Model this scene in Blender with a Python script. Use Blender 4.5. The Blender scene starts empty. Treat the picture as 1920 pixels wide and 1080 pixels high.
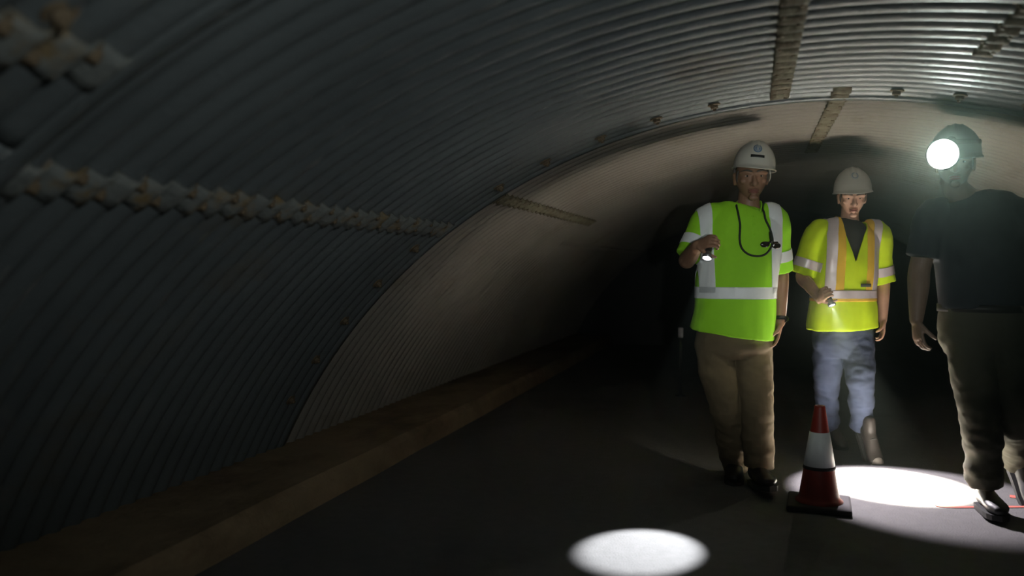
import bpy, bmesh, math, random
from mathutils import Vector, Matrix, noise
from mathutils.bvhtree import BVHTree
random.seed(7)
R = math.radians
sc = bpy.context.scene
C = sc.collection

# ------------------------------------------------------------------ camera, world, exposure
FOCAL = 1600.0                      # pixels of a 1920 wide frame
CAMH = 1.18
YAW = math.atan(452 / FOCAL)        # tunnel axis lies to the right of the view axis
PITCH = math.atan(42 / FOCAL)
cam_data = bpy.data.cameras.new('camera')
cam_data.sensor_width = 36.0
cam_data.lens = 36.0 * FOCAL / 1920.0
cam_data.clip_start = 0.05
cam_data.clip_end = 200
cam = bpy.data.objects.new('camera', cam_data)
C.objects.link(cam)
cam.location = (0, 0, CAMH)
cam.rotation_euler = (math.pi / 2 - PITCH, 0, YAW)
sc.camera = cam
cam_data.dof.use_dof = True
cam_data.dof.focus_distance = 4.7
cam_data.dof.aperture_fstop = 1.3

sc.view_settings.view_transform = 'Standard'
sc.view_settings.look = 'None'
sc.view_settings.gamma = 1.0
sc.view_settings.use_curve_mapping = False
sc.view_settings.exposure = 0.0

world = bpy.data.worlds.new('tunnel_air')
sc.world = world
world.use_nodes = True
wn = world.node_tree
wn.nodes.clear()
wo = wn.nodes.new('ShaderNodeOutputWorld')
wb = wn.nodes.new('ShaderNodeBackground')
wb.inputs[0].default_value = (0, 0, 0, 1)
wb.inputs[1].default_value = 0
wv = wn.nodes.new('ShaderNodeVolumeScatter')
wv.inputs['Color'].default_value = (0.80, 1.0, 0.90, 1)
wv.inputs['Density'].default_value = 0.0055
wv.inputs['Anisotropy'].default_value = 0.93
wn.links.new(wb.outputs[0], wo.inputs['Surface'])
wn.links.new(wv.outputs[0], wo.inputs['Volume'])

# light levels (watts)
LAMP_HEAD = 25.0
TORCH_A = 600.0
TORCH_B_CORE = 10500.0
TORCH_B_SPILL = 200.0
TORCH_B_HALO = 5.0
FLANK_FILL = 30.0
VEST_FILL = 150.0
WALL_FILL = 92.0

# ------------------------------------------------------------------ helpers
def V(*a): return Vector(a)

def link(name, mesh, mat=None, parent=None):
    o = bpy.data.objects.new(name, mesh)
    C.objects.link(o)
    if mat is not None:
        mesh.materials.clear()
        mesh.materials.append(mat)
    if parent is not None:
        o.parent = parent
    return o

def obj(name, bm, mat, parent=None, smooth=True, loc=None):
    me = bpy.data.meshes.new(name)
    bmesh.ops.recalc_face_normals(bm, faces=bm.faces[:])
    bm.to_mesh(me)
    bm.free()
    if smooth:
        for p in me.polygons:
            p.use_smooth = True
    o = link(name, me, mat, parent)
    if loc is not None:
        o.location = loc
    return o

def thing(name, label, cat, loc=(0, 0, 0), rotz=0.0, group=None):
    o = bpy.data.objects.new(name, None)
    o.empty_display_size = 0.1
    C.objects.link(o)
    o.location = loc
    o.rotation_euler = (0, 0, rotz)
    o['label'] = label
    o['category'] = cat
    if group: o['group'] = group
    return o

def tag(o, label, cat, group=None):
    o['label'] = label
    o['category'] = cat
    if group: o['group'] = group
    return o

def catmull(vals, sub):
    """Catmull-Rom through a list of Vectors."""
    n = len(vals)
    if n < 3 or sub <= 1:
        out = []
        for i in range(n - 1):
            for k in range(sub):
                out.append(vals[i].lerp(vals[i + 1], k / sub))
        out.append(vals[-1].copy())
        return out
    out = []
    for i in range(n - 1):
        p0 = vals[max(i - 1, 0)]; p1 = vals[i]; p2 = vals[i + 1]; p3 = vals[min(i + 2, n - 1)]
        for k in range(sub):
            t = k / sub
            out.append(0.5 * ((2 * p1) + (p2 - p0) * t + (2 * p0 - 5 * p1 + 4 * p2 - p3) * t * t + (3 * p1 - p0 - 3 * p2 + p3) * t ** 3))
    out.append(vals[-1].copy())
    return out

def tube(bm, pts, rad, seg=16, ref=None, sub=4, cap='round', power=2.0):
    """closed swept tube; rad entries are r or (r_side, r_other); ref is the side direction"""
    pts = [Vector(p) for p in pts]
    rr = [Vector((r, r, 0)) if not isinstance(r, (tuple, list)) else Vector((r[0], r[1], 0)) for r in rad]
    P = catmull(pts, sub)
    Q = catmull(rr, sub)
    n = len(P)
    T = []
    for i in range(n):
        a = P[max(i - 1, 0)]; b = P[min(i + 1, n - 1)]
        t = (b - a)
        T.append(t.normalized() if t.length > 1e-9 else Vector((0, 0, 1)))
    if ref is None:
        ref = Vector((1, 0, 0)) if abs(T[0].x) < 0.8 else Vector((0, 1, 0))
    side = Vector(ref)
    rings = []
    def ring(c, s, o, ra, rb):
        vs = []
        for k in range(seg):
            a = 2 * math.pi * k / seg
            ca, sa = math.cos(a), math.sin(a)
            if power != 2.0:
                ca = math.copysign(abs(ca) ** (2 / power), ca)
                sa = math.copysign(abs(sa) ** (2 / power), sa)
            vs.append(bm.verts.new(c + s * (ra * ca) + o * (rb * sa)))
        return vs
    for i in range(n):
        t = T[i]
        side = side - t * side.dot(t)
        if side.length < 1e-6:
            side = t.orthogonal()
        side.normalize()
        o = t.cross(side)
        ra, rb = max(Q[i].x, 1e-4), max(Q[i].y, 1e-4)
        if i == 0 and cap == 'round':
            m = min(ra, rb)
            for a in (75, 50, 25):
                rings.append(ring(P[i] - t * m * math.sin(R(a)), side, o, ra * math.cos(R(a)), rb * math.cos(R(a))))
        rings.append(ring(P[i], side, o, ra, rb))
        if i == n - 1 and cap == 'round':
            m = min(ra, rb)
            for a in (25, 50, 75):
                rings.append(ring(P[i] + t * m * math.sin(R(a)), side, o, ra * math.cos(R(a)), rb * math.cos(R(a))))
    for a, b in zip(rings[:-1], rings[1:]):
        for k in range(seg):
            bm.faces.new((a[k], a[(k + 1) % seg], b[(k + 1) % seg], b[k]))
    if cap is not None:
        bm.faces.new(rings[0][::-1])
        bm.faces.new(rings[-1])
    return rings

def ellipsoid(bm, c, ax, rx, ry, rz, u=16, v=12):
    """ax = (side, front, up) vectors"""
    s, f, up = ax
    grid = []
    for i in range(v + 1):
        ph = math.pi * i / v
        if i in (0, v):
            grid.append([bm.verts.new(c + up * (rz * math.cos(ph)))])
            continue
        grid.append([bm.verts.new(c + s * (rx * math.sin(ph) * math.cos(2 * math.pi * k / u)) + f * (ry * math.sin(ph) * math.sin(2 * math.pi * k / u)) + up * (rz * math.cos(ph))) for k in range(u)])
    for i in range(v):
        a, b = grid[i], grid[i + 1]
        for k in range(u):
            k2 = (k + 1) % u
            if len(a) == 1: bm.faces.new((a[0], b[k], b[k2]))
            elif len(b) == 1: bm.faces.new((a[k], b[0], a[k2]))
            else: bm.faces.new((a[k], b[k], b[k2], a[k2]))

def box(bm, c, size, ax=None, bev=0.0):
    m = Matrix.Identity(4)
    if ax is not None:
        m = Matrix((ax[0], ax[1], ax[2])).transposed().to_4x4()
    m = Matrix.Translation(c) @ m @ Matrix.Diagonal((size[0], size[1], size[2], 1))
    r = bmesh.ops.create_cube(bm, size=1.0, matrix=m)
    if bev > 0:
        es = set()
        for v in r['verts']:
            for e in v.link_edges: es.add(e)
        bmesh.ops.bevel(bm, geom=list(es), offset=bev, segments=2, affect='EDGES', profile=0.5)

def lathe(bm, prof, c=V(0, 0, 0), ax=None, seg=32, closed=False):
    """prof: list of (radius, height)"""
    if ax is None: ax = (V(1, 0, 0), V(0, 1, 0), V(0, 0, 1))
    rings = []
    for r, h in prof:
        rings.append([bm.verts.new(c + ax[0] * (r * math.cos(2 * math.pi * k / seg)) + ax[1] * (r * math.sin(2 * math.pi * k / seg)) + ax[2] * h) for k in range(seg)])
    for a, b in zip(rings[:-1], rings[1:]):
        for k in range(seg):
            bm.faces.new((a[k], a[(k + 1) % seg], b[(k + 1) % seg], b[k]))
    if closed:
        bm.faces.new(rings[0][::-1]); bm.faces.new(rings[-1])
    return rings

def remeshed(bm, voxel, smooth=4, factor=0.5):
    """union of overlapping closed shapes as one continuous surface"""
    me = bpy.data.meshes.new('work')
    bmesh.ops.recalc_face_normals(bm, faces=bm.faces[:])
    bm.to_mesh(me); bm.free()
    o = bpy.data.objects.new('work', me)
    C.objects.link(o)
    md = o.modifiers.new('r', 'REMESH'); md.mode = 'VOXEL'; md.voxel_size = voxel
    if smooth:
        ms = o.modifiers.new('s', 'SMOOTH'); ms.factor = factor; ms.iterations = smooth
    dg = bpy.context.evaluated_depsgraph_get()
    dg.update()
    out = bpy.data.meshes.new_from_object(o.evaluated_get(dg))
    bpy.data.objects.remove(o)
    bpy.data.meshes.remove(me)
    for p in out.polygons: p.use_smooth = True
    return out

def wrinkle(me, amp, freq, stretch=V(1, 1, 1), seed=0.0, mask=None):
    ns = [v.normal.copy() for v in me.vertices]
    for v, n in zip(me.vertices, ns):
        p = v.co
        q = V(p.x * stretch.x, p.y * stretch.y, p.z * stretch.z) * freq + V(seed, seed * 1.7, seed * 0.3)
        d = noise.noise(q) + 0.5 * noise.noise(q * 2.1 + V(5, 1, 2))
        d += 0.6 * (1 - 2 * abs(noise.noise(q * 0.8 + V(9, 4, 7))))
        k = 1.0 if mask is None else mask(p)
        v.co = p + n * (amp * d * k)
    me.update()

def clip_mesh(me, dist, offset=0.0, thick=0.0, name='clip'):
    """keeps the part of a mesh where dist(co) >= 0 with a clean cut edge, pushed out by offset, given a thickness"""
    me.calc_loop_triangles()
    co = [v.co.copy() for v in me.vertices]
    no = [v.normal.copy() for v in me.vertices]
    d = [dist(c) for c in co]
    bm = bmesh.new()
    cache = {}
    def vert(key, p):
        if key not in cache: cache[key] = bm.verts.new(p)
        return cache[key]
    for t in me.loop_triangles:
        ids = list(t.vertices)
        if all(d[i] < 0 for i in ids): continue
        poly = []
        for a, b in zip(ids, ids[1:] + ids[:1]):
            if d[a] >= 0:
                poly.append(vert(('v', a), co[a] + no[a] * offset))
            if (d[a] >= 0) != (d[b] >= 0):
                k = d[a] / (d[a] - d[b])
                i, j = (a, b) if a < b else (b, a)
                poly.append(vert(('e', i, j), (co[a] + no[a] * offset).lerp(co[b] + no[b] * offset, k)))
        seen = []
        for q in poly:
            if q not in seen: seen.append(q)
        if len(seen) >= 3:
            try: bm.faces.new(seen)
            except ValueError: pass
    bmesh.ops.recalc_face_normals(bm, faces=bm.faces[:]) if False else None
    out = bpy.data.meshes.new(name)
    bm.to_mesh(out); bm.free()
    for p in out.polygons: p.use_smooth = True
    return out

def solid(o, t, off=-1.0):
    m = o.modifiers.new('thickness', 'SOLIDIFY'); m.thickness = t; m.offset = off
    return o

# ------------------------------------------------------------------ materials
def mat(name, col, rough=0.6, metal=0.0, spec=0.5, var=0.0, vscale=8.0, bump=0.0, bscale=40.0, emit=None, estr=0.0, sheen=0.0):
    m = bpy.data.materials.new(name)
    m.use_nodes = True
    nt = m.node_tree
    b = nt.nodes['Principled BSDF']
    b.inputs['Base Color'].default_value = (*col, 1)
    b.inputs['Roughness'].default_value = rough
    b.inputs['Metallic'].default_value = metal
    b.inputs['Specular IOR Level'].default_value = spec
    if sheen: b.inputs['Sheen Weight'].default_value = sheen
    tc = nt.nodes.new('ShaderNodeTexCoord')
    if var > 0:
        nz = nt.nodes.new('ShaderNodeTexNoise'); nz.inputs['Scale'].default_value = vscale; nz.inputs['Detail'].default_value = 5
        nt.links.new(tc.outputs['Object'], nz.inputs['Vector'])
        mx = nt.nodes.new('ShaderNodeMix'); mx.data_type = 'RGBA'
        mx.inputs[6].default_value = (*[c * (1 - var) for c in col], 1)
        mx.inputs[7].default_value = (*[min(1, c * (1 + var)) for c in col], 1)
        nt.links.new(nz.outputs['Fac'], mx.inputs[0])
        nt.links.new(mx.outputs[2], b.inputs['Base Color'])
    if bump > 0:
        n2 = nt.nodes.new('ShaderNodeTexNoise'); n2.inputs['Scale'].default_value = bscale; n2.inputs['Detail'].default_value = 6
        nt.links.new(tc.outputs['Object'], n2.inputs['Vector'])
        bp = nt.nodes.new('ShaderNodeBump'); bp.inputs['Strength'].default_value = bump; bp.inputs['Distance'].default_value = 0.02
        nt.links.new(n2.outputs['Fac'], bp.inputs['Height'])
        nt.links.new(bp.outputs[0], b.inputs['Normal'])
    if emit:
        b.inputs['Emission Color'].default_value = (*emit, 1)
        b.inputs['Emission Strength'].default_value = estr
    return m

def stained(name, base, stain, lo, hi, scale, stretch=(1, 1, 1), rough=0.5, metal=0.0, spec=0.5, var=0.25, vscale=3.0, bump=0.0, bscale=30):
    """a surface of one colour with irregular stains of another"""
    m = mat(name, base, rough, metal, spec, var, vscale, bump, bscale)
    nt = m.node_tree; b = nt.nodes['Principled BSDF']
    src = b.inputs['Base Color'].links[0].from_socket
    tc = nt.nodes.new('ShaderNodeTexCoord')
    mp = nt.nodes.new('ShaderNodeMapping'); mp.inputs['Scale'].default_value = stretch
    nz = nt.nodes.new('ShaderNodeTexNoise'); nz.inputs['Scale'].default_value = scale; nz.inputs['Detail'].default_value = 8; nz.inputs['Roughness'].default_value = 0.65
    nt.links.new(tc.outputs['Object'], mp.inputs['Vector']); nt.links.new(mp.outputs[0], nz.inputs['Vector'])
    rp = nt.nodes.new('ShaderNodeMapRange'); rp.inputs['From Min'].default_value = lo; rp.inputs['From Max'].default_value = hi
    nt.links.new(nz.outputs['Fac'], rp.inputs['Value'])
    mx = nt.nodes.new('ShaderNodeMix'); mx.data_type = 'RGBA'
    mx.inputs[7].default_value = (*stain, 1)
    nt.links.new(src, mx.inputs[6]); nt.links.new(rp.outputs[0], mx.inputs[0])
    nt.links.new(mx.outputs[2], b.inputs['Base Color'])
    mm = nt.nodes.new('ShaderNodeMapRange'); mm.inputs['To Min'].default_value = metal; mm.inputs['To Max'].default_value = 0.0
    nt.links.new(rp.outputs[0], mm.inputs['Value']); nt.links.new(mm.outputs[0], b.inputs['Metallic'])
    return m

M = {}
M['steel'] = stained('galvanised_steel', (0.145, 0.168, 0.172), (0.095, 0.085, 0.06), 0.58, 0.78, 2.2, (1, 0.6, 1), rough=0.45, metal=0.4, var=0.3, vscale=2.0, bump=0.15, bscale=60)
M['pale_steel'] = stained('pale_warm_steel', (0.225, 0.21, 0.18), (0.15, 0.125, 0.09), 0.58, 0.78, 2.2, (1, 0.6, 1), rough=0.75, metal=0.0, var=0.2, vscale=2.0, bump=0.15, bscale=60)  # paler, warmer base tone for the farther rings
M['rust'] = stained('rusted_lap', (0.19, 0.18, 0.12), (0.13, 0.10, 0.06), 0.45, 0.62, 12.0, rough=0.8, metal=0.1, var=0.35, vscale=9, bump=0.5, bscale=50)
M['lap'] = stained('weathered_lap', (0.15, 0.165, 0.155), (0.17, 0.12, 0.05), 0.50, 0.64, 9.0, rough=0.7, metal=0.1, var=0.35, vscale=9, bump=0.4, bscale=50)
M['bolt'] = mat('rusted_bolt', (0.17, 0.13, 0.08), 0.75, 0.2, var=0.4, vscale=40)
M['asphalt'] = stained('asphalt', (0.125, 0.122, 0.120), (0.05, 0.048, 0.045), 0.52, 0.68, 0.55, (1.0, 0.7, 1), rough=0.85, var=0.22, vscale=18, bump=0.35, bscale=120)
M['concrete'] = stained('footing_concrete', (0.30, 0.22, 0.13), (0.13, 0.085, 0.045), 0.48, 0.70, 2.5, (1, 0.5, 1), rough=0.9, var=0.3, vscale=7, bump=0.4, bscale=40)
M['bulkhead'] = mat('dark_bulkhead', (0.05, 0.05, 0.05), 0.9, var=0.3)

# ------------------------------------------------------------------ the tunnel
CX, CZ, RAD = 0.302, -1.228, 3.215
PITCHC, AMP = 0.104, 0.014

def arc_pt(a, y, r=RAD):
    a = R(a)
    return V(CX + r * math.sin(a), y, CZ + r * math.cos(a))

def corr(y):
    s = math.sin(2 * math.pi * y / PITCHC)
    return AMP * (1.15 * s - 0.15 * s ** 3)

def plate(name, a0, a1, y0, y1, material, dr=0.0, step=0.011, da=0.9, thick=0.006):
    bm = bmesh.new()
    ny = max(2, int(round((y1 - y0) / step))); na = max(1, int(round((a1 - a0) / da)))
    rows = []
    for i in range(ny + 1):
        y = y0 + (y1 - y0) * i / ny
        rr = RAD - dr + corr(y)
        rows.append([bm.verts.new(arc_pt(a0 + (a1 - a0) * j / na, y, rr)) for j in range(na + 1)])
    for i in range(ny):
        for j in range(na):
            bm.faces.new((rows[i][j], rows[i + 1][j], rows[i + 1][j + 1], rows[i][j + 1]))
    me = bpy.data.meshes.new(name); bm.to_mesh(me); bm.free()
    for p in me.polygons: p.use_smooth = True
    o = link(name, me, material)
    solid(o, thick, 1.0 if True else -1.0)
    return o

RINGS = [(-3.0, 1.48, -34.0, 32.0), (1.48, 4.30, -35.7, 33.0), (4.30, 7.12, -30.1, 36.0), (7.12, 12.8, -35.7, 33.0)]
AEDGE = 67.9
for (y0, y1, al, ar) in RINGS:
    for nm, a0, a1 in (('wall_left', -AEDGE, al), ('ceiling', al, ar), ('wall_right', ar, AEDGE)):
        o = plate(nm, a0, a1, y0, y1, M['steel'] if y0 < 4 else M['pale_steel'])
        o['kind'] = 'structure'

# floor
bm = bmesh.new()
fx0, fx1, fy0, fy1 = -2.66, 3.27, -3.0, 12.8
nx, ny = 24, 64
g = [[bm.verts.new((fx0 + (fx1 - fx0) * i / nx, fy0 + (fy1 - fy0) * j / ny, 0)) for i in range(nx + 1)] for j in range(ny + 1)]
for j in range(ny):
    for i in range(nx):
        bm.faces.new((g[j][i], g[j][i + 1], g[j + 1][i + 1], g[j + 1][i]))
ret = bmesh.ops.extrude_face_region(bm, geom=bm.faces[:])
bmesh.ops.translate(bm, verts=[e for e in ret['geom'] if isinstance(e, bmesh.types.BMVert)], vec=(0, 0, -0.15))
floor = obj('floor', bm, M['asphalt'], smooth=False)
floor['kind'] = 'structure'

# concrete footing ledges along both walls
def footing(name, xs, sign):
    prof = [(xs[0], -0.1), (xs[0], 0.15), (xs[1] - sign * 0.03, 0.135), (xs[1], 0.10), (xs[1] + sign * 0.02, -0.1)]
    bm = bmesh.new()
    n = 90
    rows = []
    for i in range(n + 1):
        y = fy0 + (fy1 - fy0) * i / n
        rows.append([bm.verts.new((x + 0.012 * noise.noise(V(x, y * 1.5, z)), y, z + (0.012 * noise.noise(V(x * 3, y * 1.2, 7)) if z > 0 else 0))) for x, z in prof])
    m = len(prof)
    for i in range(n):
        for k in range(m):
            bm.faces.new((rows[i][k], rows[i][(k + 1) % m], rows[i + 1][(k + 1) % m], rows[i + 1][k]))
    bm.faces.new(rows[0]); bm.faces.new(rows[-1][::-1])
    o = obj(name, bm, M['concrete'], smooth=False)
    o['kind'] = 'structure'
footing('baseboard_left', (-2.60, -2.05), 1)
footing('baseboard_right', (3.20, 2.68), -1)

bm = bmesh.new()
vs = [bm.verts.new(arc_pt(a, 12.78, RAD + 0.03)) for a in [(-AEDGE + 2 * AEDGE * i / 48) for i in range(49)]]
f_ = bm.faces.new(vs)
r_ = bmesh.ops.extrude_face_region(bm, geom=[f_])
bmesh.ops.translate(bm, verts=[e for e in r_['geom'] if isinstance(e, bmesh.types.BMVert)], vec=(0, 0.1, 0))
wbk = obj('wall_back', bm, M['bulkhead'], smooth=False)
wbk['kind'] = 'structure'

# bolts
def bolt_mesh():
    bm = bmesh.new()
    lathe(bm, [(0.034, 0.0), (0.034, 0.005), (0.020, 0.006)], seg=20, closed=False)
    lathe(bm, [(0.020, 0.006), (0.020, 0.019), (0.016, 0.022), (0.009, 0.0225), (0.009, 0.032), (0.0001, 0.033)], seg=6)
    me = bpy.data.meshes.new('bolt'); bmesh.ops.recalc_face_normals(bm, faces=bm.faces[:]); bm.to_mesh(me); bm.free()
    me.materials.append(M['bolt'])
    return me
BOLT = bolt_mesh()

def bolt_at(a, y, parent, extra=0.0, s=1.0):
    o = bpy.data.objects.new('bolt', BOLT)
    C.objects.link(o)
    n = V(-math.sin(R(a)), 0, -math.cos(R(a)))
    o.rotation_euler = n.to_track_quat('Z', 'Y').to_euler()
    o.location = arc_pt(a, y, RAD + corr(y) - extra)
    o.scale = (s, s, s)
    o.parent = parent

TRIM = [0]
def lap_seam(a, y0, y1, half=1.1, m='rust'):
    """lapped plate edge, rusted, with pairs of bolts in the valleys"""
    TRIM[0] += 1
    o = plate('trim_%d' % TRIM[0], a - half, a + half, y0, y1, M[m], dr=0.007, da=0.55, thick=0.01)
    o['kind'] = 'structure'
    y = math.ceil(y0 / PITCHC) * PITCHC + 0.026
    k = 0
    while y < y1 - 0.02:
        bolt_at(a + (0.45 if k % 2 else -0.45), y, o, 0.014, 0.85)
        y += PITCHC
        k += 1
lap_seam(-29.0, 0.35, 1.46, 1.0, 'lap')
lap_seam(-35.7, 1.50, 4.29, 0.95, 'lap')
lap_seam(-3.4, 1.50, 4.22, 0.75)
lap_seam(8.6, 1.50, 3.4, 0.6)
lap_seam(-30.1, 4.32, 7.1, 0.7)
lap_seam(1.4, 4.08, 6.3, 0.7)

def ring_joint(y, angles, half=0.03):
    """bolted circumferential joint flange between two rings of plate"""
    TRIM[0] += 1
    bm = bmesh.new()
    na = 130
    prof = [(-half, 0.012), (-half * 0.8, 0.026), (half * 0.8, 0.026), (half, 0.012)]
    rows = []
    for j in range(na + 1):
        a = -AEDGE + 2 * AEDGE * j / na
        rows.append([bm.verts.new(arc_pt(a, y + dy, RAD - dr)) for dy, dr in prof] + [bm.verts.new(arc_pt(a, y + half, RAD + 0.03)), bm.verts.new(arc_pt(a, y - half, RAD + 0.03))])
    for j in range(na):
        for k in range(6):
            bm.faces.new((rows[j][k], rows[j][(k + 1) % 6], rows[j + 1][(k + 1) % 6], rows[j + 1][k]))
    bm.faces.new(rows[0][::-1]); bm.faces.new(rows[-1])
    o = obj('trim_%d' % TRIM[0], bm, M['steel'])
    o['kind'] = 'structure'
    for a in angles:
        by = y - 0.20
        by = round((by - 0.078) / PITCHC) * PITCHC + 0.078
        bolt_at(a, by, o, 0.0, 0.95)
    return o
ring_joint(1.47, [-54, -49.2, -44.4, -39.6, -31.8, -27.2, -22.4, -17.6])
ring_joint(4.30, [-58.4, -53.5, -48.6, -43.6, -38.6, -28.7, -23.9, -18.6, -13.6, -8.7, 5.5, 10.1, 15.0, 19.8])

# ------------------------------------------------------------------ people
def skin_mat(name, col):
    m = mat(name, col, 0.5, var=0.12, vscale=25, bump=0.05, bscale=120)
    m.node_tree.nodes['Principled BSDF'].inputs['Subsurface Weight'].default_value = 0.0
    return m
M['skin_a'] = skin_mat('skin_tanned', (0.30, 0.165, 0.10))
M['skin_b'] = skin_mat('skin_fair', (0.52, 0.31, 0.22))
M['skin_c'] = skin_mat('skin_dark', (0.22, 0.145, 0.10))  # one even, darker skin tone
M['hair_grey'] = mat('hair_grey', (0.10, 0.085, 0.07), 0.7, var=0.5, vscale=90)
M['hair_dark'] = mat('hair_dark', (0.035, 0.022, 0.015), 0.65, var=0.4, vscale=90)
M['lip'] = mat('lips', (0.26, 0.09, 0.07), 0.5)
M['eye_white'] = mat('eye_white', (0.55, 0.52, 0.48), 0.2)
M['iris'] = mat('iris', (0.02, 0.015, 0.01), 0.15)
M['lime'] = mat('lime_mesh_fabric', (0.34, 0.80, 0.018), 0.8, var=0.06, vscale=30, bump=0.1, bscale=400)
M['yellow'] = mat('hi_vis_yellow_fabric', (0.62, 0.84, 0.015), 0.8, var=0.06, vscale=30, bump=0.1, bscale=400)
M['silver'] = mat('reflective_silver', (0.88, 0.92, 0.92), 0.4, 0.0, var=0.05, vscale=60)
M['silver_p'] = mat('reflective_silver_pale', (0.78, 0.70, 0.72), 0.35, 0.15, var=0.05, vscale=60)
M['orange_trim'] = mat('orange_trim', (0.82, 0.54, 0.06), 0.8)
M['khaki'] = mat('khaki_cotton', (0.145, 0.110, 0.060), 0.9, var=0.12, vscale=14, bump=0.15, bscale=300)
M['denim'] = mat('blue_denim', (0.030, 0.041, 0.078), 0.9, var=0.5, vscale=10, bump=0.2, bscale=300)
M['olive'] = mat('olive_trousers', (0.088, 0.086, 0.058), 0.9, var=0.12, vscale=14, bump=0.15, bscale=300)
M['navy'] = mat('dark_navy_shirt', (0.018, 0.024, 0.032), 0.85, var=0.2, vscale=20)
M['charcoal'] = mat('charcoal_shirt', (0.04, 0.045, 0.04), 0.85, var=0.2, vscale=20)
M['shoe_black'] = mat('black_leather', (0.012, 0.012, 0.013), 0.45)
M['shoe_brown'] = mat('grey_brown_leather', (0.034, 0.029, 0.027), 0.4, var=0.3, vscale=20)
M['toe'] = mat('bright_toe', (0.42, 0.39, 0.36), 0.35, var=0.2, vscale=30)  # pale tone puts the light falling on the toe into its colour
M['sole'] = mat('rubber_sole', (0.02, 0.02, 0.02), 0.8)
M['hat'] = mat('white_hat_shell', (0.62, 0.62, 0.54), 0.35, var=0.04, vscale=20)
M['hat_grey'] = mat('offwhite_hat_shell', (0.60, 0.58, 0.52), 0.35, var=0.04, vscale=20)
M['hat_dark'] = mat('dark_hat_shell', (0.05, 0.055, 0.05), 0.5)
M['emblem'] = mat('blue_emblem', (0.12, 0.22, 0.36), 0.5)
M['emblem_in'] = mat('pale_emblem_mark', (0.40, 0.46, 0.50), 0.5)
M['black'] = mat('black_plastic', (0.012, 0.012, 0.012), 0.4)
M['cord'] = mat('black_cord', (0.012, 0.016, 0.010), 0.7)
M['lens_dark'] = mat('dark_lens', (0.02, 0.015, 0.01), 0.1)
M['steel_plain'] = mat('brushed_aluminium', (0.30, 0.30, 0.31), 0.3, 0.9)
M['belt'] = mat('black_belt', (0.012, 0.010, 0.009), 0.5)

class Who:
    """one person; J turns a joint's place (read off at a known distance) into the person's own frame, facing -y"""
    def __init__(s, name, label, px, zc, skin):
        s.zc = zc
        s.px = px
        s.x0 = (px - 960) * zc / FOCAL
        ang = YAW
        rx = V(math.cos(ang), math.sin(ang), 0); fy = V(-math.sin(ang), math.cos(ang), 0)
        loc = rx * s.x0 + fy * zc
        s.root = thing(name, label, 'person', (loc.x, loc.y, 0), ang)
        s.mat_w = Matrix.Translation(loc) @ Matrix.Rotation(ang, 4, 'Z')
        s.skin = skin
        s.body = bmesh.new()
    def J(s, px, py, dy=0.0):
        z = s.zc + dy
        return V((px - 960) * z / FOCAL - s.x0, dy, CAMH + (498 - py) * z / FOCAL)

def frame(face, up=V(0, 0, 1)):
    f = face.normalized()
    s = f.cross(up).normalized()      # toward the person's right-hand picture side
    u = s.cross(f).normalized()
    return s, f, u

def head(bm, c, face, k=1.0, up=V(0, 0, 1)):
    s, f, u = frame(face, up)
    U, W = 40, 28
    grid = []
    for i in range(W + 1):
        ph = math.pi * i / W
        row = []
        for j in range(U):
            if i in (0, W) and j > 0: continue
            th = 2 * math.pi * j / U
            x = math.sin(ph) * math.cos(th); y = math.sin(ph) * math.sin(th); z = math.cos(ph)
            rx, ry, rz = 0.076, 0.096, 0.118
            X, Y, Z = x * rx, y * ry, z * rz
            t = max(0.0, -z)
            X *= 1 - 0.30 * t ** 1.6
            if y > 0:
                Y *= 1 - 0.10 * t
                Y -= 0.006 * max(0, 1 - abs(x) * 1.5) * (1 - abs(z))       # flatter face
            else:
                Y *= 1 - 0.45 * t ** 1.2
            if z > 0.1: Y -= 0.008 * z if y > 0 else 0
            row.append(bm.verts.new(c + (s * X + f * Y + u * Z) * k))
        grid.append(row)
    for i in range(W):
        a, b = grid[i], grid[i + 1]
        for j in range(U):
            j2 = (j + 1) % U
            if len(a) == 1: bm.faces.new((a[0], b[j], b[j2]))
            elif len(b) == 1: bm.faces.new((a[j], b[0], a[j2]))
            else: bm.faces.new((a[j], b[j], b[j2], a[j2]))
    def at(x, y, z): return c + (s * x + f * y + u * z) * k
    tube(bm, [at(0, .080, .014), at(0, .094, -.008), at(0, .106, -.028), at(0, .094, -.036)], [.009 * k, .011 * k, .014 * k, .010 * k], 12)       # nose
    for q in (-1, 1):
        ellipsoid(bm, at(.012 * q, .092, -.032), (s, f, u), .010 * k, .010 * k, .008 * k, 10, 8)                       # nostril wings
        tube(bm, [at(.062 * q, .058, .020), at(.038 * q, .079, .026), at(.012 * q, .085, .020)], [.008 * k, .010 * k, .009 * k], 10)      # brow
        ellipsoid(bm, at(.046 * q, .064, -.018), (s, f, u), .020 * k, .014 * k, .014 * k, 12, 8)                       # cheek
        ellipsoid(bm, at(.078 * q, -.008, -.010), (s, f, u), .009 * k, .020 * k, .032 * k, 12, 10)                     # ear
        ellipsoid(bm, at(.082 * q, -.014, .004), (s, f, u), .007 * k, .018 * k, .020 * k, 12, 10)
    ellipsoid(bm, at(0, .078, -.098), (s, f, u), .024 * k, .016 * k, .016 * k, 14, 10)                                 # chin
    tube(bm, [at(-.022, .076, -.063), at(0, .086, -.060), at(.022, .076, -.063)], [.005 * k, .0075 * k, .005 * k], 10)
    tube(bm, [at(-.020, .075, -.072), at(0, .084, -.073), at(.020, .075, -.072)], [.005 * k, .0085 * k, .005 * k], 10)
    return at, (s, f, u)

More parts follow.
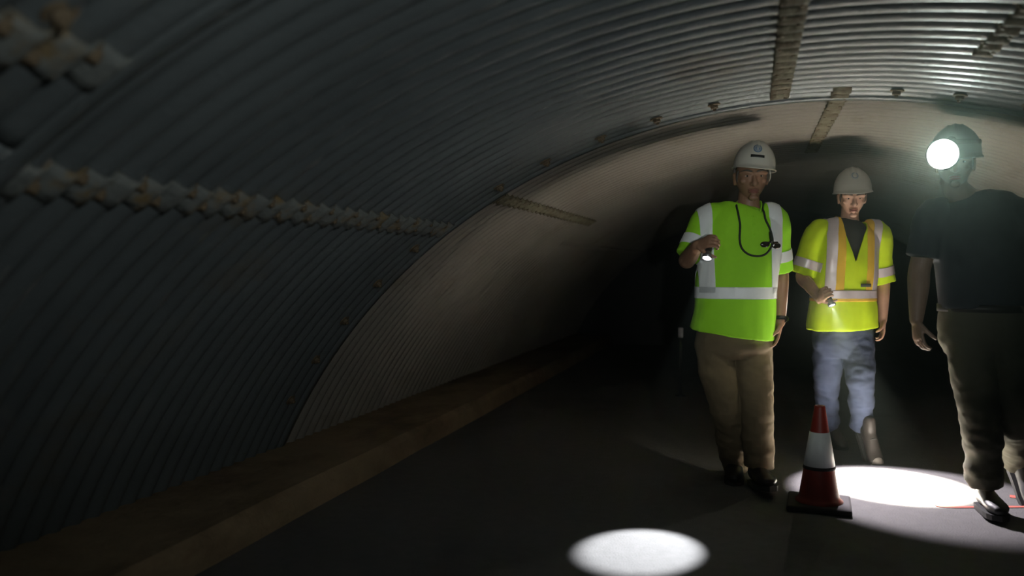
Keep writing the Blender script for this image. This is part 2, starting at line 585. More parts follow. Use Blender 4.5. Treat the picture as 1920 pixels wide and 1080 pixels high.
def face_parts(w, at, ax, k, hair_mat, stubble=False):
    s, f, u = ax
    for q in (-1, 1):
        bm = bmesh.new()
        ellipsoid(bm, at(.031 * q, .0745, .006), ax, .0125 * k, .009 * k, .0065 * k, 14, 10)
        e = obj('eye', bm, M['eye_white'], w.root)
        bm = bmesh.new()
        ellipsoid(bm, at(.031 * q, .0825, .006), ax, .0060 * k, .0030 * k, .0060 * k, 12, 8)
        obj('iris', bm, M['iris'], e)
    bm = bmesh.new()
    for zz, rr in ((-.0625, .0042), (-.0720, .005)):
        tube(bm, [at(-.024, .0785, zz - .002), at(-.010, .0895, zz + .001), at(.010, .0895, zz + .001), at(.024, .0785, zz - .002)], [.002, rr, rr, .002], 8)
    obj('lips', bm, M['lip'], w.root)
    bm = bmesh.new()
    for q in (-1, 1):
        tube(bm, [at(.056 * q, .0700, .029), at(.036 * q, .0880, .034), at(.014 * q, .0930, .029)], [.003, .0052, .004], 8)
    obj('eyebrows', bm, hair_mat, w.root)

def hair_cap(w, at, ax, k, m, low=-.055):
    """short hair below the hat rim, sides and back of the head"""
    bm = bmesh.new()
    s, f, u = ax
    for q in (-1, 1):
        tube(bm, [at(.070 * q, .036, .030), at(.074 * q, .030, -.002), at(.071 * q, .026, -.026)], [(.006, .012), (.006, .011), (.003, .006)], 10, ref=s)
    pts, rad = [], []
    for i in range(13):
        a = math.pi * (i / 12)
        pts.append(at(.078 * math.cos(a), -.020 - .070 * math.sin(a), .012))
        rad.append((.010, .040))
    tube(bm, pts, rad, 14, ref=V(1, 0, 0) if False else (pts[0] - at(0, 0, .012)).normalized(), sub=2)
    me = remeshed(bm, 0.005, 3)
    o = link('hair', me, m, w.root)
    return o

def hand(bm, W, D, N, T, curl=0.5, k=1.0, spread=0.0, thumb=0.5):
    """palm, four unequal fingers with three bent segments and a thumb off the side of the palm; palm faces N, thumb on side T"""
    D = D.normalized(); N = (N - D * N.dot(D)).normalized()
    T = (T - D * T.dot(D) - N * T.dot(N)).normalized()
    tube(bm, [W - D * .02, W + D * .012 * k, W + D * .05 * k, W + D * .088 * k], [(.026 * k, .020 * k), (.030 * k, .019 * k), (.040 * k, .016 * k), (.040 * k, .012 * k)], 16, ref=T)
    L = [.070, .078, .073, .057]
    for i in range(4):
        off = (.033 - i * .022)
        p = W + D * ((.086 - (.006 if i == 3 else 0)) * k) + T * (off * k)
        d0 = (D + T * (spread * (1.5 - i))).normalized()
        cu = curl * (1 + .10 * i)
        a = .35 * cu
        pts = [p - d0 * .02, p]
        for seg, bend in ((.45, .35), (.31, .62), (.24, .50)):
            dd = (d0 * math.cos(a) + N * math.sin(a))
            p = p + dd * (L[i] * seg * k)
            pts.append(p)
            a += bend * cu * 1.6
        tube(bm, pts, [.0085 * k, .0088 * k, .0082 * k, .0076 * k, .0062 * k], 10, sub=3)
    b = W + D * (.028 * k) + T * (.026 * k)
    d1 = (T * (.75 if curl > 1 else .40) + D * .65 + N * .25 * (1 + thumb)).normalized()
    p1 = b + d1 * .042 * k
    d2 = (T * .25 + D * .85 + N * .55 * (1 + thumb)).normalized()
    p2 = p1 + d2 * .030 * k
    d3 = (D * .8 + N * .8 * (1 + thumb)).normalized()
    p3 = p2 + d3 * .024 * k
    tube(bm, [b - d1 * .012, b, p1, p2, p3], [.014 * k, .014 * k, .0105 * k, .0098 * k, .0075 * k], 10, sub=3)

def arm(bm, S, E, W, r=(.048, .042, .038, .026)):
    tube(bm, [S, S.lerp(E, .5), E, E.lerp(W, .35), W], [r[0], r[0] * .95, r[1], r[1] * .98, r[3]], 16)

def shoe(w, ankle, heading, length=.29, material='shoe_black', lift=0.0, width=.050, ground=0.0, sole_m='sole', tip=None):
    """ankle: x,y of the ankle in the person's frame; lift = heel/toe pitch in radians (positive: toe up)"""
    h = V(heading[0], heading[1], 0).normalized()
    sd = V(0, 0, 1).cross(h)
    up = V(0, 0, 1)
    hh = (h * math.cos(lift) + up * math.sin(lift)); uu = (up * math.cos(lift) - h * math.sin(lift))
    back = length * .26
    pivot = V(ankle[0], ankle[1], 0) - h * back if lift >= 0 else V(ankle[0], ankle[1], 0) + h * (length - back - .07)
    base = pivot if lift >= 0 else pivot - hh * (length - .07)
    base = base + up * (ground + .002)
    def at(l, z, x=0): return base + hh * l + uu * z + sd * x
    bm = bmesh.new()
    n = 10
    prof = [(0.02, .034, .045, .078), (.05, .038, .050, .088), (.10, .040, .048, .080), (.15, .044, .040, .066), (.20, .050, .033, .052), (.245, .048, .029, .045), (.275, .034, .024, .036)]
    sc_ = length / .29
    tube(bm, [at(l * sc_, .022 + hz) for l, wd, hz, _ in prof], [(wd * width / .05, hz) for l, wd, hz, _ in prof], 18, ref=sd, sub=3)
    if abs(lift) < .5:
        tube(bm, [at(.055 * sc_, .06), at(.065 * sc_, .115), at(.066 * sc_, .15)], [(.037, .045), (.036, .046), (.038, .048)], 16, ref=sd, sub=2)
    else:
        k_ = at(.060 * sc_, .055)
        tube(bm, [k_, k_ + uu * .03 + up * .01, k_ + uu * .035 + up * .07 - h * .01], [(.037, .045), (.036, .042), (.036, .042)], 16, ref=sd, sub=2)
    me = remeshed(bm, .007, 3)
    o = link('shoe', me, M[material], w.root)
    bm = bmesh.new()
    outline = []
    for l, wd, *_ in prof: outline.append((l * sc_, wd * width / .05 + .004))
    top, bot = [], []
    loop = [(0.0, .0)] + [(l, x) for l, x in outline] + [(.297 * sc_, 0.0)] + [(l, -x) for l, x in outline[::-1]]
    for z, lst, kx in ((0.0, bot, .96), (.026, top, 1.0)):
        for l, x in loop: lst.append(bm.verts.new(at(l, z, x * kx)))
    m = len(loop)
    for i in range(m): bm.faces.new((bot[i], bot[(i + 1) % m], top[(i + 1) % m], top[i]))
    bm.faces.new(bot[::-1]); bm.faces.new(top)
    so = obj('sole', bm, M[sole_m], o, smooth=False)
    bm = bmesh.new()
    for l in (.115, .140, .165):
        tube(bm, [at(l * sc_, .115 - (l - .1) * .6, -.022), at(l * sc_, .126 - (l - .1) * .62, 0), at(l * sc_, .115 - (l - .1) * .6, .022)], [.0035, .004, .0035], 8, sub=3)
    obj('laces', bm, M['sole'], o)
    if tip:
        bm = bmesh.new()
        ellipsoid(bm, at(.245 * sc_, .050), (sd, hh, uu), .043, .045, .034, 16, 12)
        obj('toe_cap', bm, M[tip], o)
    return o

def hard_hat(w, c, face, up, material, k=1.0):
    """dome with ridges, a brim all round and a longer peak in front"""
    s, f, u = frame(face, up)
    bm = bmesh.new()
    N = 56
    def pt(a, r, z, front=0.0, ridge=0.0):
        ca, sa = math.cos(a), math.sin(a)
        x = .112 * r * ca
        y = .132 * r * sa
        fr = max(0.0, sa) ** 3
        y += front * fr
        return c + (s * x + f * y + u * (z - .012 * front / .045 * fr)) * k
    prof = []                                             # (r, z, front, ridge)
    for i in range(10):
        t = math.pi / 2 * i / 9
        prof.append((math.sin(t) * 1.0 + 1e-3, .138 * math.cos(t), 0.0, 1 - i / 12))
    prof += [(1.01, -.010, .008, 0), (1.06, -.016, .046, 0), (1.065, -.020, .048, 0), (1.05, -.022, .045, 0), (1.0, -.016, .006, 0), (.96, .0, 0, 0), (.90, .05, 0, 0), (.6, .10, 0, 0), (.001, .125, 0, 0)]
    rings = []
    for r, z, fr, rg in prof:
        row = []
        for j in range(N):
            a = 2 * math.pi * j / N
            xx = .112 * r * math.cos(a)
            rid = 0
            if rg > 0 and z > .02:
                for xc in (-.030, 0, .030):
                    rid += math.exp(-((xx - xc) / .008) ** 2) * .006 * min(1, (z - .02) / .05)
            row.append(bm.verts.new(pt(a, r, z + rid, fr)))
        rings.append(row)
    for a, b in zip(rings[:-1], rings[1:]):
        for j in range(N): bm.faces.new((a[j], a[(j + 1) % N], b[(j + 1) % N], b[j]))
    o = obj('hard_hat', bm, material, w.root)
    def on(x, z, out=.0):                                  # a point on the front of the dome
        t = math.acos(min(1, z / .138))
        r = math.sin(t)
        sa = math.sqrt(max(0, 1 - (x / (.112 * r)) ** 2))
        n = V(x / .112 ** 2, .132 * r * sa / .132 ** 2, z / .138 ** 2).normalized()
        p = V(x, .132 * r * sa, z) + n * out
        return c + (s * p.x + f * p.y + u * p.z) * k, (s * n.x + f * n.y + u * n.z)
    return o, on, (s, f, u)

def decal(name, on, x0, z0, w_, h_, material, parent, out=.002, shape='rect', hole=0.0):
    """a thin sticker lying on the curved shell"""
    bm = bmesh.new()
    if shape == 'rect':
        nx_, nz_ = 8, 3
        g = [[bm.verts.new(on(x0 - w_ / 2 + w_ * i / nx_, z0 - h_ / 2 + h_ * j / nz_, out)[0]) for i in range(nx_ + 1)] for j in range(nz_ + 1)]
        for j in range(nz_):
            for i in range(nx_): bm.faces.new((g[j][i], g[j][i + 1], g[j + 1][i + 1], g[j + 1][i]))
    else:
        n = 28
        radii = [1.0, .75, .5, .25] if hole == 0 else [1.0, (1 + hole) / 2, hole]
        rows = [[bm.verts.new(on(x0 + w_ / 2 * q * math.cos(2 * math.pi * i / n), z0 + h_ / 2 * q * math.sin(2 * math.pi * i / n), out)[0]) for i in range(n)] for q in radii]
        for a, b in zip(rows[:-1], rows[1:]):
            for i in range(n): bm.faces.new((a[i], a[(i + 1) % n], b[(i + 1) % n], b[i]))
        if hole == 0: bm.faces.new(rows[-1])
    o = obj(name, bm, material, parent)
    solid(o, .0015, 0)
    return o

def garment(w, name, torso, sleeves, material, voxel=.007, wr=.006, wf=9.0, seed=1.0, side=None, smooth=5, stretch=V(1, 1, .6)):
    """torso: list of (centre, half width, half depth); sleeves: list of (points, radii)"""
    bm = bmesh.new()
    tube(bm, [t[0] for t in torso], [(t[1], t[2]) for t in torso], 36, ref=side, sub=4, cap='flat', power=2.4)
    for pts, rad in sleeves:
        tube(bm, pts, rad, 20, sub=4, cap='flat')
    me = remeshed(bm, voxel, smooth)
    wrinkle(me, wr, wf, stretch, seed)
    o = link(name, me, material, w.root)
    return o, me

def trousers(w, name, pelvis, legs, material, side, wr=.007, seed=3.0):
    bm = bmesh.new()
    tube(bm, [p[0] for p in pelvis], [(p[1], p[2]) for p in pelvis], 32, ref=side, sub=3, cap='flat', power=2.3)
    for pts, rad in legs:
        tube(bm, pts, rad, 22, sub=5, cap='flat')
    me = remeshed(bm, .007, 5)
    wrinkle(me, wr, 7.0, V(1, 1, 1.5), seed, lambda p: .7 + 1.6 * max(0, .85 - p.z))
    wrinkle(me, wr * .5, 17.0, V(1, 1, 1.6), seed + 3)
    return link(name, me, material, w.root), me

def centre_at(torso, z):
    for a, b in zip(torso[:-1], torso[1:]):
        z0, z1 = a[0].z, b[0].z
        if (z0 - z) * (z1 - z) <= 0 and abs(z0 - z1) > 1e-6:
            return a[0].lerp(b[0], (z - z0) / (z1 - z0))
    return torso[0][0] if abs(torso[0][0].z - z) < abs(torso[-1][0].z - z) else torso[-1][0]

def along(p, A, B):
    """distance along A->B and away from it"""
    d = B - A; L = d.length; d = d / L
    t = (p - A).dot(d)
    return t, (p - A - d * t).length, L

def surf(me):
    return BVHTree.FromPolygons([v.co.copy() for v in me.vertices], [tuple(p.vertices) for p in me.polygons])

# ---- torches: body, head, lens; the light sits in the lens
def torch(label, tail, lens, tgt, spots, r=.016):
    """all points in world space; spots: (watts, full angle, blend, aim point)"""
    d = (lens - tail).normalized()
    s = d.orthogonal().normalized(); o2 = d.cross(s)
    L = (lens - tail).length
    root = thing('flashlight', label, 'flashlight', tuple(tail))
    ax = (s, o2, d)
    bm = bmesh.new()
    lathe(bm, [(.001, 0), (r * .8, 0), (r, .004), (r, .02), (r * .92, .024), (r * .92, L * .70), (r * 1.0, L * .72)], V(0, 0, 0), ax, 24)
    obj('barrel', bm, M['black'], root)
    bm = bmesh.new()
    lathe(bm, [(r, L * .70), (r * 1.25, L * .80), (r * 1.45, L * .86), (r * 1.45, L), (r * 1.25, L), (r * 1.2, L - .006)], V(0, 0, 0), ax, 28)
    obj('bezel', bm, M['steel_plain'], root)
    bm = bmesh.new()
    lathe(bm, [(r * 1.22, L - .005), (r * .8, L - .002), (r * .4, L - .001), (.0005, L)], V(0, 0, 0), ax, 24)
    obj('lens', bm, M['torch_lens'], root)
    for i, (wt, ang, bl, aim, col) in enumerate(spots):
        ld = bpy.data.lights.new('torch_light', 'SPOT')
        ld.energy = wt; ld.spot_size = R(ang); ld.spot_blend = bl; ld.shadow_soft_size = .008; ld.color = col
        lo = bpy.data.objects.new('torch_light', ld)
        C.objects.link(lo)
        lo.parent = root
        p = lens + d * .012
        lo.location = p - tail
        lo.rotation_euler = (aim - p).to_track_quat('-Z', 'Y').to_euler()
    return root
M['torch_lens'] = mat('lit_torch_lens', (1, 1, 1), 0.3, emit=(1, 1, 1), estr=14.0)

# ================= worker in the lime polo
a = Who('person', 'man in lime polo, khaki trousers and white hard hat, aiming a flashlight ahead', 1398, 4.60, M['skin_a'])
J = a.J
S1 = V(math.cos(R(12)), -math.sin(R(12)), 0)
F1 = V(-math.sin(R(12)), -math.cos(R(12)), 0)
hc = J(1407, 333, -.02)
face1 = V(-.10, -1, -.10).normalized()
torso1 = [(J(1403, 392, .02), .078, .068), (J(1400, 401, .015), .120, .085), (J(1394, 416, 0), .192, .112), (J(1389, 465, -.01), .206, .135), (J(1380, 530, -.02), .208, .150), (J(1377, 586, -.02), .214, .152), (J(1371.5, 627, -.015), .224, .150)]
shR, elR, wrR = J(1326, 412, .03), J(1288, 487, -.02), J(1304, 470, -.24)
shL, elL, wrL = J(1450, 414, -.03), J(1463, 512, .02), J(1463, 604, -.06)
lensA_l = J(1325, 485, -.36)
bm = a.body
at1, hx1 = head(bm, hc, face1, 1.08)
tube(bm, [hc + V(0, .02, -.05), hc + V(-.004, .03, -.11), J(1403, 402, .02)], [.056, .056, .066], 18, sub=3)
tube(bm, [J(1400, 400, .02), J(1392, 430, 0), J(1385, 520, -.01), J(1375, 590, -.01), J(1375, 622, -.01)], [(.10, .07), (.17, .09), (.17, .11), (.17, .12), (.15, .10)], 24, ref=S1)
arm(bm, shR, elR, wrR, (.050, .044, .040, .029))
arm(bm, shL, elL, wrL, (.050, .044, .040, .029))
axisA = (V(-.25, -.55, -.95)).normalized()      # placeholder axis of the gripped torch (replaced below)
# aim of the torch: the round patch on the floor nearer the camera
Rz = a.mat_w.to_3x3(); Rzi = Rz.inverted(); WI = a.mat_w.inverted()
patchA = WI @ V(-.434, 3.536, 0)
axisA = (patchA - lensA_l).normalized()
tailA_l = lensA_l - axisA * .125
gripA = lensA_l - axisA * .075
dR = (gripA - wrR)
Tt = axisA                                        # thumb side toward the lens
Nn = axisA.cross(dR).normalized()
if Nn.z > 0: Nn = -Nn
Dd = Nn.cross(axisA).normalized()
if Dd.dot(dR) < 0: Dd = -Dd
palmA = gripA - Nn * .035 - Dd * .050
wrR2 = palmA
hand(bm, wrR2, Dd, Nn, Tt, 1.55, .98, 0, 1.2)
tube(bm, [elR, elR.lerp(wrR2, .4), wrR2], [.044, .041, .029], 16, sub=4)
dL = (J(1452, 664, -.08) - wrL).normalized()
hand(bm, wrL, dL, V(-1, .1, 0), V(-.15, -1, 0), .55, .98, .02, .3)
# lower legs inside the trousers, feet inside the shoes
hipR, knR, anR = J(1337, 655, .01), J(1366, 765, -.02), J(1381, 884, .14)
hipL, knL, anL = J(1412, 655, -.01), J(1421, 765, -.10), J(1424, 886, -.10)
tube(bm, [hipR, knR, knR.lerp(anR, .85)], [.072, .05, .036], 16)
tube(bm, [hipL, knL, knL.lerp(anL, .85)], [.072, .05, .036], 16)
link('body', remeshed(bm, .0045, 2), a.skin, a.root)
face_parts(a, at1, hx1, 1.08, M['hair_grey'])
hair_cap(a, at1, hx1, 1.08, M['hair_grey'])

polo, polo_me = garment(a, 'polo_shirt', torso1, [
    ([J(1352, 406, .02), shR, shR.lerp(elR, .5), shR.lerp(elR, .93)], [.074, .080, .076, .074]),
    ([J(1428, 406, -.02), shL, shL.lerp(elL, .5), shL.lerp(elL, .98)], [.074, .078, .073, .070])], M['lime'], seed=1.3, side=S1, wr=.0055)
zband1 = J(1380, 548).z
def sleeve_t(p, A, B, extra=1.0):
    t, r, L = along(p, A, B)
    return t, r, L
xtR, xtL = J(1327, 480, -.10).x, J(1453, 480, -.10).x
def polo_tape_v(q):
    def fn(p):
        c = centre_at(torso1, p.z)
        u_ = (p - c).dot(S1)
        d = .034 - abs(p.x - (xtR if q < 0 else xtL))
        return min(d, p.z - zband1)
    return fn
def polo_tape_h(p):
    c = centre_at(torso1, p.z)
    u_ = (p - c).dot(S1)
    d = .031 - abs(p.z - zband1)
    for A, B in ((shR, elR), (shL, elL)):
        t, r, L = along(p, A, B)
        if r < .095 and abs(u_) > .215: d = -1
    return d
def sleeve_tape(A, B, pos, hw, sgn, torso, S):
    def fn(p):
        t, r, L = along(p, A, B)
        if r > .125 or (p - centre_at(torso, p.z)).dot(S) * sgn < .15: return -1
        return hw - abs(t - pos * L)
    return fn
for fn in (polo_tape_v(-1), polo_tape_v(1), polo_tape_h, sleeve_tape(shR, elR, .62, .029, -1, torso1, S1), sleeve_tape(shL, elL, .66, .029, 1, torso1, S1)):
    t = link('reflective_tape', clip_mesh(polo_me, fn, .0035, name='reflective_tape'), M['silver'], polo)
    solid(t, .003)
    t['label'] = 'silver reflective tape'
# collar: two lapels and a stand
bm = bmesh.new()
nb = J(1403, 393, .015)
for q in (-1, 1):
    c0 = nb + S1 * (.062 * q) + F1 * .02 + V(0, 0, .022)
    c1 = nb + S1 * (.050 * q) + F1 * .085 + V(0, 0, -.030)
    c2 = nb + S1 * (.012 * q) + F1 * .098 + V(0, 0, -.058)
    b0 = nb + S1 * (.045 * q) - F1 * .060 + V(0, 0, .030)
    tube(bm, [b0, c0, c1, c2], [(.006, .022), (.006, .024), (.006, .026), (.005, .014)], 12, ref=S1, sub=4)
me = remeshed(bm, .005, 3)
link('collar', me, M['lime'], polo)
bv = surf(polo_me)
def on_front(bvt, p, out):
    h = bvt.ray_cast(p + V(0, -.6, 0), V(0, 1, 0))
    return (h[0] + V(0, -out, 0)) if h[0] is not None else p
for py in (408, 424, 441):
    p = on_front(bv, J(1399, py, 0), .002)
    bm = bmesh.new()
    ellipsoid(bm, p, (V(1, 0, 0), V(0, 1, 0), V(0, 0, 1)), .006, .003, .006, 10, 6)
    obj('button', bm, M['lime'], polo)
# eyewear cord and the dark glasses hanging from it
loop = [(1378, 398), (1376, 420), (1374, 450), (1377, 467), (1388, 478), (1404, 481), (1418, 477), (1428, 466), (1432, 452), (1428, 432), (1421, 412), (1420, 400)]
bm = bmesh.new()
pts = [on_front(bv, J(px, py, 0), .007) for px, py in loop]
npt = [nb + S1 * -.052 - F1 * .070 + V(0, 0, .030), nb + S1 * -.082 + V(0, 0, .034), nb + S1 * -.072 + F1 * .060 + V(0, 0, .006)]
npt2 = [nb + S1 * .072 + F1 * .060 + V(0, 0, .006), nb + S1 * .082 + V(0, 0, .034), nb + S1 * .052 - F1 * .070 + V(0, 0, .030)]
dense = []
for p in catmull(npt + pts[1:-1] + npt2, 4):
    loc_, nrm_, _, dist_ = bv.find_nearest(p)
    if (p - loc_).dot(nrm_) < .006: p = loc_ + nrm_ * .006
    dense.append(p)
tube(bm, dense, [.0055] * len(dense), 10, sub=1)
cord = obj('lanyard', bm, M['cord'], a.root)
bm = bmesh.new()
for q in (-1, 1):
    p = on_front(bv, J(1427 + 11 * q, 461 + q, 0), .016)
    ellipsoid(bm, p, (V(1, 0, 0), V(0, 1, 0), V(0, 0, 1)), .026, .007, .017, 18, 10)
p0 = on_front(bv, J(1427, 456, 0), .016)
tube(bm, [p0 + V(-.03, 0, 0), p0, p0 + V(.035, 0, 0)], [.006, .004, .006], 10)
tube(bm, [p0 + V(.0, -.006, .0), p0 + V(-.004, -.004, .03), p0 + V(-.006, .0, .055)], [.006, .005, .004], 10)
gl = remeshed(bm, .004, 2)
link('eyeglasses', gl, M['lens_dark'], cord)
# trousers, belt line hidden under the shirt
trousers(a, 'trousers', [(J(1376, 590, -.01), .175, .120), (J(1376, 630, -.01), .196, .130), (J(1378, 656, 0), .200, .128), (J(1380, 672, 0), .150, .105)],
         [([J(1342, 640, .01), J(1345, 690, .0), J(1362, 760, -.03), J(1374, 820, .05), J(1382, 878, .13)], [.098, .100, .083, .078, .070]),
          ([J(1411, 640, -.01), J(1415, 690, -.03), J(1421, 760, -.09), J(1424, 820, -.08), J(1425, 877, -.08)], [.098, .099, .082, .080, .076])], M['khaki'], S1, seed=4.2)
shoe(a, (anR.x, anR.y), (-.30, -1), .29, 'shoe_black', -.10)
shoe(a, (anL.x, anL.y), (-.02, -1), .30, 'shoe_black', .12, .056)
hat, on1, hax = hard_hat(a, hc + hx1[2] * .058 + hx1[1] * .006 - hx1[0] * .014, V(-.14, -1, .0), V(.12, .05, 1), M['hat'], .97)
em = decal('emblem', on1, .006, .082, .044, .044, M['emblem'], hat, shape='disc')
decal('emblem_ring', on1, .006, .082, .034, .034, M['emblem_in'], em, .004, 'disc', .72)
bmE = decal('emblem_mark', on1, .006, .082, .012, .020, M['emblem_in'], em, .0045)
decal('name_plate', on1, .004, .040, .070, .014, M['black'], hat)['label'] = 'black name strip on the hard hat'
bm = bmesh.new()
for q in (-1,):
    tube(bm, [at1(.084 * q, .03, .03), at1(.094 * q, -.01, .0), at1(.086 * q, -.065, -.02), at1(.03 * q, -.105, -.03)], [(.004, .012)] * 4, 10, ref=hx1[2] if False else hx1[0])
obj('headband', bm, M['hat'], hat)
# watch
bm = bmesh.new()
wd = (wrL - elL).normalized()
ws = wd.orthogonal().normalized(); wo2 = wd.cross(ws)
wc = wrL - wd * .018
lathe(bm, [(.031, -.010), (.0345, -.010), (.0345, .010), (.031, .010), (.031, -.010)], wc, (ws, wo2, wd), 28)
wt = obj('wristwatch', bm, M['black'], a.root)
bm = bmesh.new()
lathe(bm, [(.0005, .006), (.015, .006), (.017, .003), (.017, -.004)], wc + V(.022, -.027, 0), (wd, V(.77, .63, 0).cross(wd), V(.63, -.77, 0)), 20)
obj('watch_face', bm, M['lens_dark'], wt)

Wm = a.mat_w
torch('black flashlight in the right hand of the man in the lime polo, lens toward us', Wm @ tailA_l, Wm @ lensA_l, None, [(TORCH_A, 22, .6, V(-.434, 3.54, 0), (.93, .96, 1))], .017)

# ================= worker in the yellow safety vest
b = Who('person', 'worker in a yellow safety vest over dark shirt, blue jeans and hard hat, stepping forward', 1590, 5.25, M['skin_b'])
J = b.J
S2 = V(math.cos(R(4)), math.sin(R(4)), 0)
F2 = V(math.sin(R(4)), -math.cos(R(4)), 0)
hc = J(1596, 371, -.03)
face2 = V(-.22, -1, -.22).normalized()
torso2 = [(J(1592, 411, .02), .072, .062), (J(1591, 420, .015), .112, .080), (J(1588, 440, .0), .178, .105), (J(1586, 490, -.01), .186, .125), (J(1582, 545, -.01), .188, .128), (J(1580, 590, -.01), .204, .132), (J(1580, 615, -.005), .212, .134)]
shR, elR, wrR = J(1531, 440, .01), J(1504, 518, .03), J(1540, 548, -.20)
shL, elL, wrL = J(1643, 440, .01), J(1656, 528, .05), J(1656, 600, -.01)
lensB_l = J(1561, 573, -.32)
bm = b.body
at2, hx2 = head(bm, hc, face2, .97)
tube(bm, [hc + V(0, .02, -.05), hc + V(-.002, .03, -.11), J(1592, 426, .02)], [.053, .052, .062], 18, sub=3)
tube(bm, [J(1591, 424, .02), J(1588, 448, 0), J(1585, 520, -.01), J(1580, 575, -.01), J(1580, 605, -.01)], [(.09, .06), (.155, .08), (.155, .10), (.16, .10), (.14, .09)], 24, ref=S2)
WI = b.mat_w.inverted()
patchB = WI @ V(.69, 5.20, 0)
axisB = (patchB - lensB_l).normalized()
axisB = (axisB + V(0, -.35, 0)).normalized()
tailB_l = lensB_l - axisB * .12
gripB = lensB_l - axisB * .072
dR = gripB - wrR
Nn = axisB.cross(dR).normalized()
if Nn.y > 0: Nn = -Nn
Nn = -Nn
Dd = Nn.cross(axisB).normalized()
if Dd.dot(V(1, -.3, 0)) < 0: Dd = -Dd
palmB = gripB - Nn * .034 - Dd * .050
hand(bm, palmB, Dd, Nn, axisB, 1.55, .92, 0, 1.2)
arm(bm, shR, elR, palmB, (.045, .040, .036, .026))
arm(bm, shL, elL, wrL, (.045, .040, .036, .026))
hand(bm, wrL, (J(1656, 645, -.05) - wrL), V(-1, .1, 0), V(-.1, -1, 0), .6, .92, .02, .3)
hipR, knR, anR = J(1553, 640, .02), J(1552, 716, .06), J(1556, 806, .38)
hipL, knL, anL = J(1609, 640, -.02), J(1616, 716, -.12), J(1620, 800, .02)
tube(bm, [hipR, knR, knR.lerp(anR, .85)], [.068, .045, .034], 16)
tube(bm, [hipL, knL, knL.lerp(anL, .85)], [.068, .045, .034], 16)
link('body', remeshed(bm, .0045, 2), b.skin, b.root)
face_parts(b, at2, hx2, .97, M['hair_dark'])
hair_cap(b, at2, hx2, .97, M['hair_dark'])

inner = [(p, w_ - .014, d_ - .012) for p, w_, d_ in torso2[:-1]]
inner[0] = (J(1592, 414, .018), .070, .060)
garment(b, 'shirt', inner, [], M['charcoal'], wr=.002, side=S2)
vbm = bmesh.new()
tube(vbm, [t[0] for t in torso2], [(t[1], t[2]) for t in torso2], 36, ref=S2, sub=4, cap='flat', power=2.4)
for pts, rad in (([J(1548, 436, .01), shR, shR.lerp(elR, .5), shR.lerp(elR, .95)], [.074, .078, .074, .076]),
                 ([J(1625, 436, .01), shL, shL.lerp(elL, .5), shL.lerp(elL, 1.02)], [.074, .078, .074, .076])):
    tube(vbm, pts, rad, 20, sub=4, cap='flat')
vest_full = remeshed(vbm, .007, 5)
wrinkle(vest_full, .007, 9.0, V(1, 1, .7), 6.1)
zV = J(1592, 492, -.1).z; zN = J(1592, 405, -.05).z
def vest_keep(p):
    c = centre_at(torso2, p.z)
    u_ = (p - c).dot(S2); fr = (p - c).dot(F2)
    nv = math.hypot(p.x - torso2[0][0].x, p.y - torso2[0][0].y)
    top = max(nv - .080, torso2[1][0].z - .012 - p.z) if p.z > torso2[2][0].z else 1.0
    if fr < 0: return top
    half = (p.z - zV) / (zN - zV) * .098
    return min(abs(u_ - .0) - half, top) if p.z > zV else min(1.0, max(abs(u_), zV - p.z))
vest = link('safety_vest', clip_mesh(vest_full, vest_keep, name='safety_vest'), M['yellow'], b.root)
solid(vest, .006, -1)
zband2 = J(1582, 552).z
def vest_tape_v(q, off, hw):
    def fn(p):
        c = centre_at(torso2, p.z)
        u_ = (p - c).dot(S2)
        d = hw - abs(u_ - q * off)
        for A, B in ((shR, elR), (shL, elL)):
            t, r, L = along(p, A, B)
            if t > .05 and r < .10 and abs(u_) > .185: d = -1
        return min(d, p.z - zband2, vest_keep(p))
    return fn
def vest_tape_h(zc_, hw):
    def fn(p):
        c = centre_at(torso2, p.z)
        u_ = (p - c).dot(S2)
        d = hw - abs(p.z - zc_)
        for A, B in ((shR, elR), (shL, elL)):
            t, r, L = along(p, A, B)
            if r < .09 and abs(u_) > .20: d = -1
        return d
    return fn
def both(*fns):
    return lambda p: min(f_(p) for f_ in fns)
for fn, m_, nm, off in ((vest_tape_v(-1, .132, .027), 'silver_p', 'reflective_tape', .0045), (vest_tape_v(1, .150, .025), 'silver_p', 'reflective_tape', .0045),
                    (vest_tape_v(-1, .083, .024), 'orange_trim', 'orange_trim', .0035), (vest_tape_v(1, .100, .024), 'orange_trim', 'orange_trim', .0035),
                    (vest_tape_h(zband2 + .004, .025), 'silver_p', 'reflective_tape', .0055), (vest_tape_h(zband2 - .030, .010), 'orange_trim', 'orange_trim', .004),
                    (sleeve_tape(shR, elR, .70, .028, -1, torso2, S2), 'silver_p', 'reflective_tape', .004), (sleeve_tape(shL, elL, .76, .028, 1, torso2, S2), 'silver_p', 'reflective_tape', .004)):
    t = link(nm, clip_mesh(vest_full, fn, off, name=nm), M[m_], vest)
    solid(t, .003)
    t['label'] = 'pale reflective tape' if m_ == 'silver_p' else 'orange trim beside the reflective tape'
bv2 = surf(vest_full)
p = on_front(bv2, J(1606, 534, 0), .008)
bm = bmesh.new(); box(bm, p, (.062, .006, .020), (V(1, 0, 0), V(0, 1, 0), V(0, 0, 1)), .003)
obj('tag_strip', bm, M['charcoal'], vest)['label'] = 'dark strip below the chest'
trousers(b, 'jeans', [(J(1581, 585, 0), .165, .112), (J(1581, 620, 0), .182, .120), (J(1582, 645, 0), .182, .118), (J(1583, 668, 0), .14, .1)],
         [([J(1555, 635, .02), J(1554, 675, .03), J(1552, 716, .06), J(1554, 765, .22), J(1556, 806, .38)], [.090, .090, .074, .066, .064]),
          ([J(1608, 635, -.02), J(1611, 675, -.06), J(1615, 716, -.12), J(1619, 765, -.06), J(1619, 800, .0)], [.090, .090, .074, .066, .062])], M['denim'], S2, seed=8.8, wr=.008)
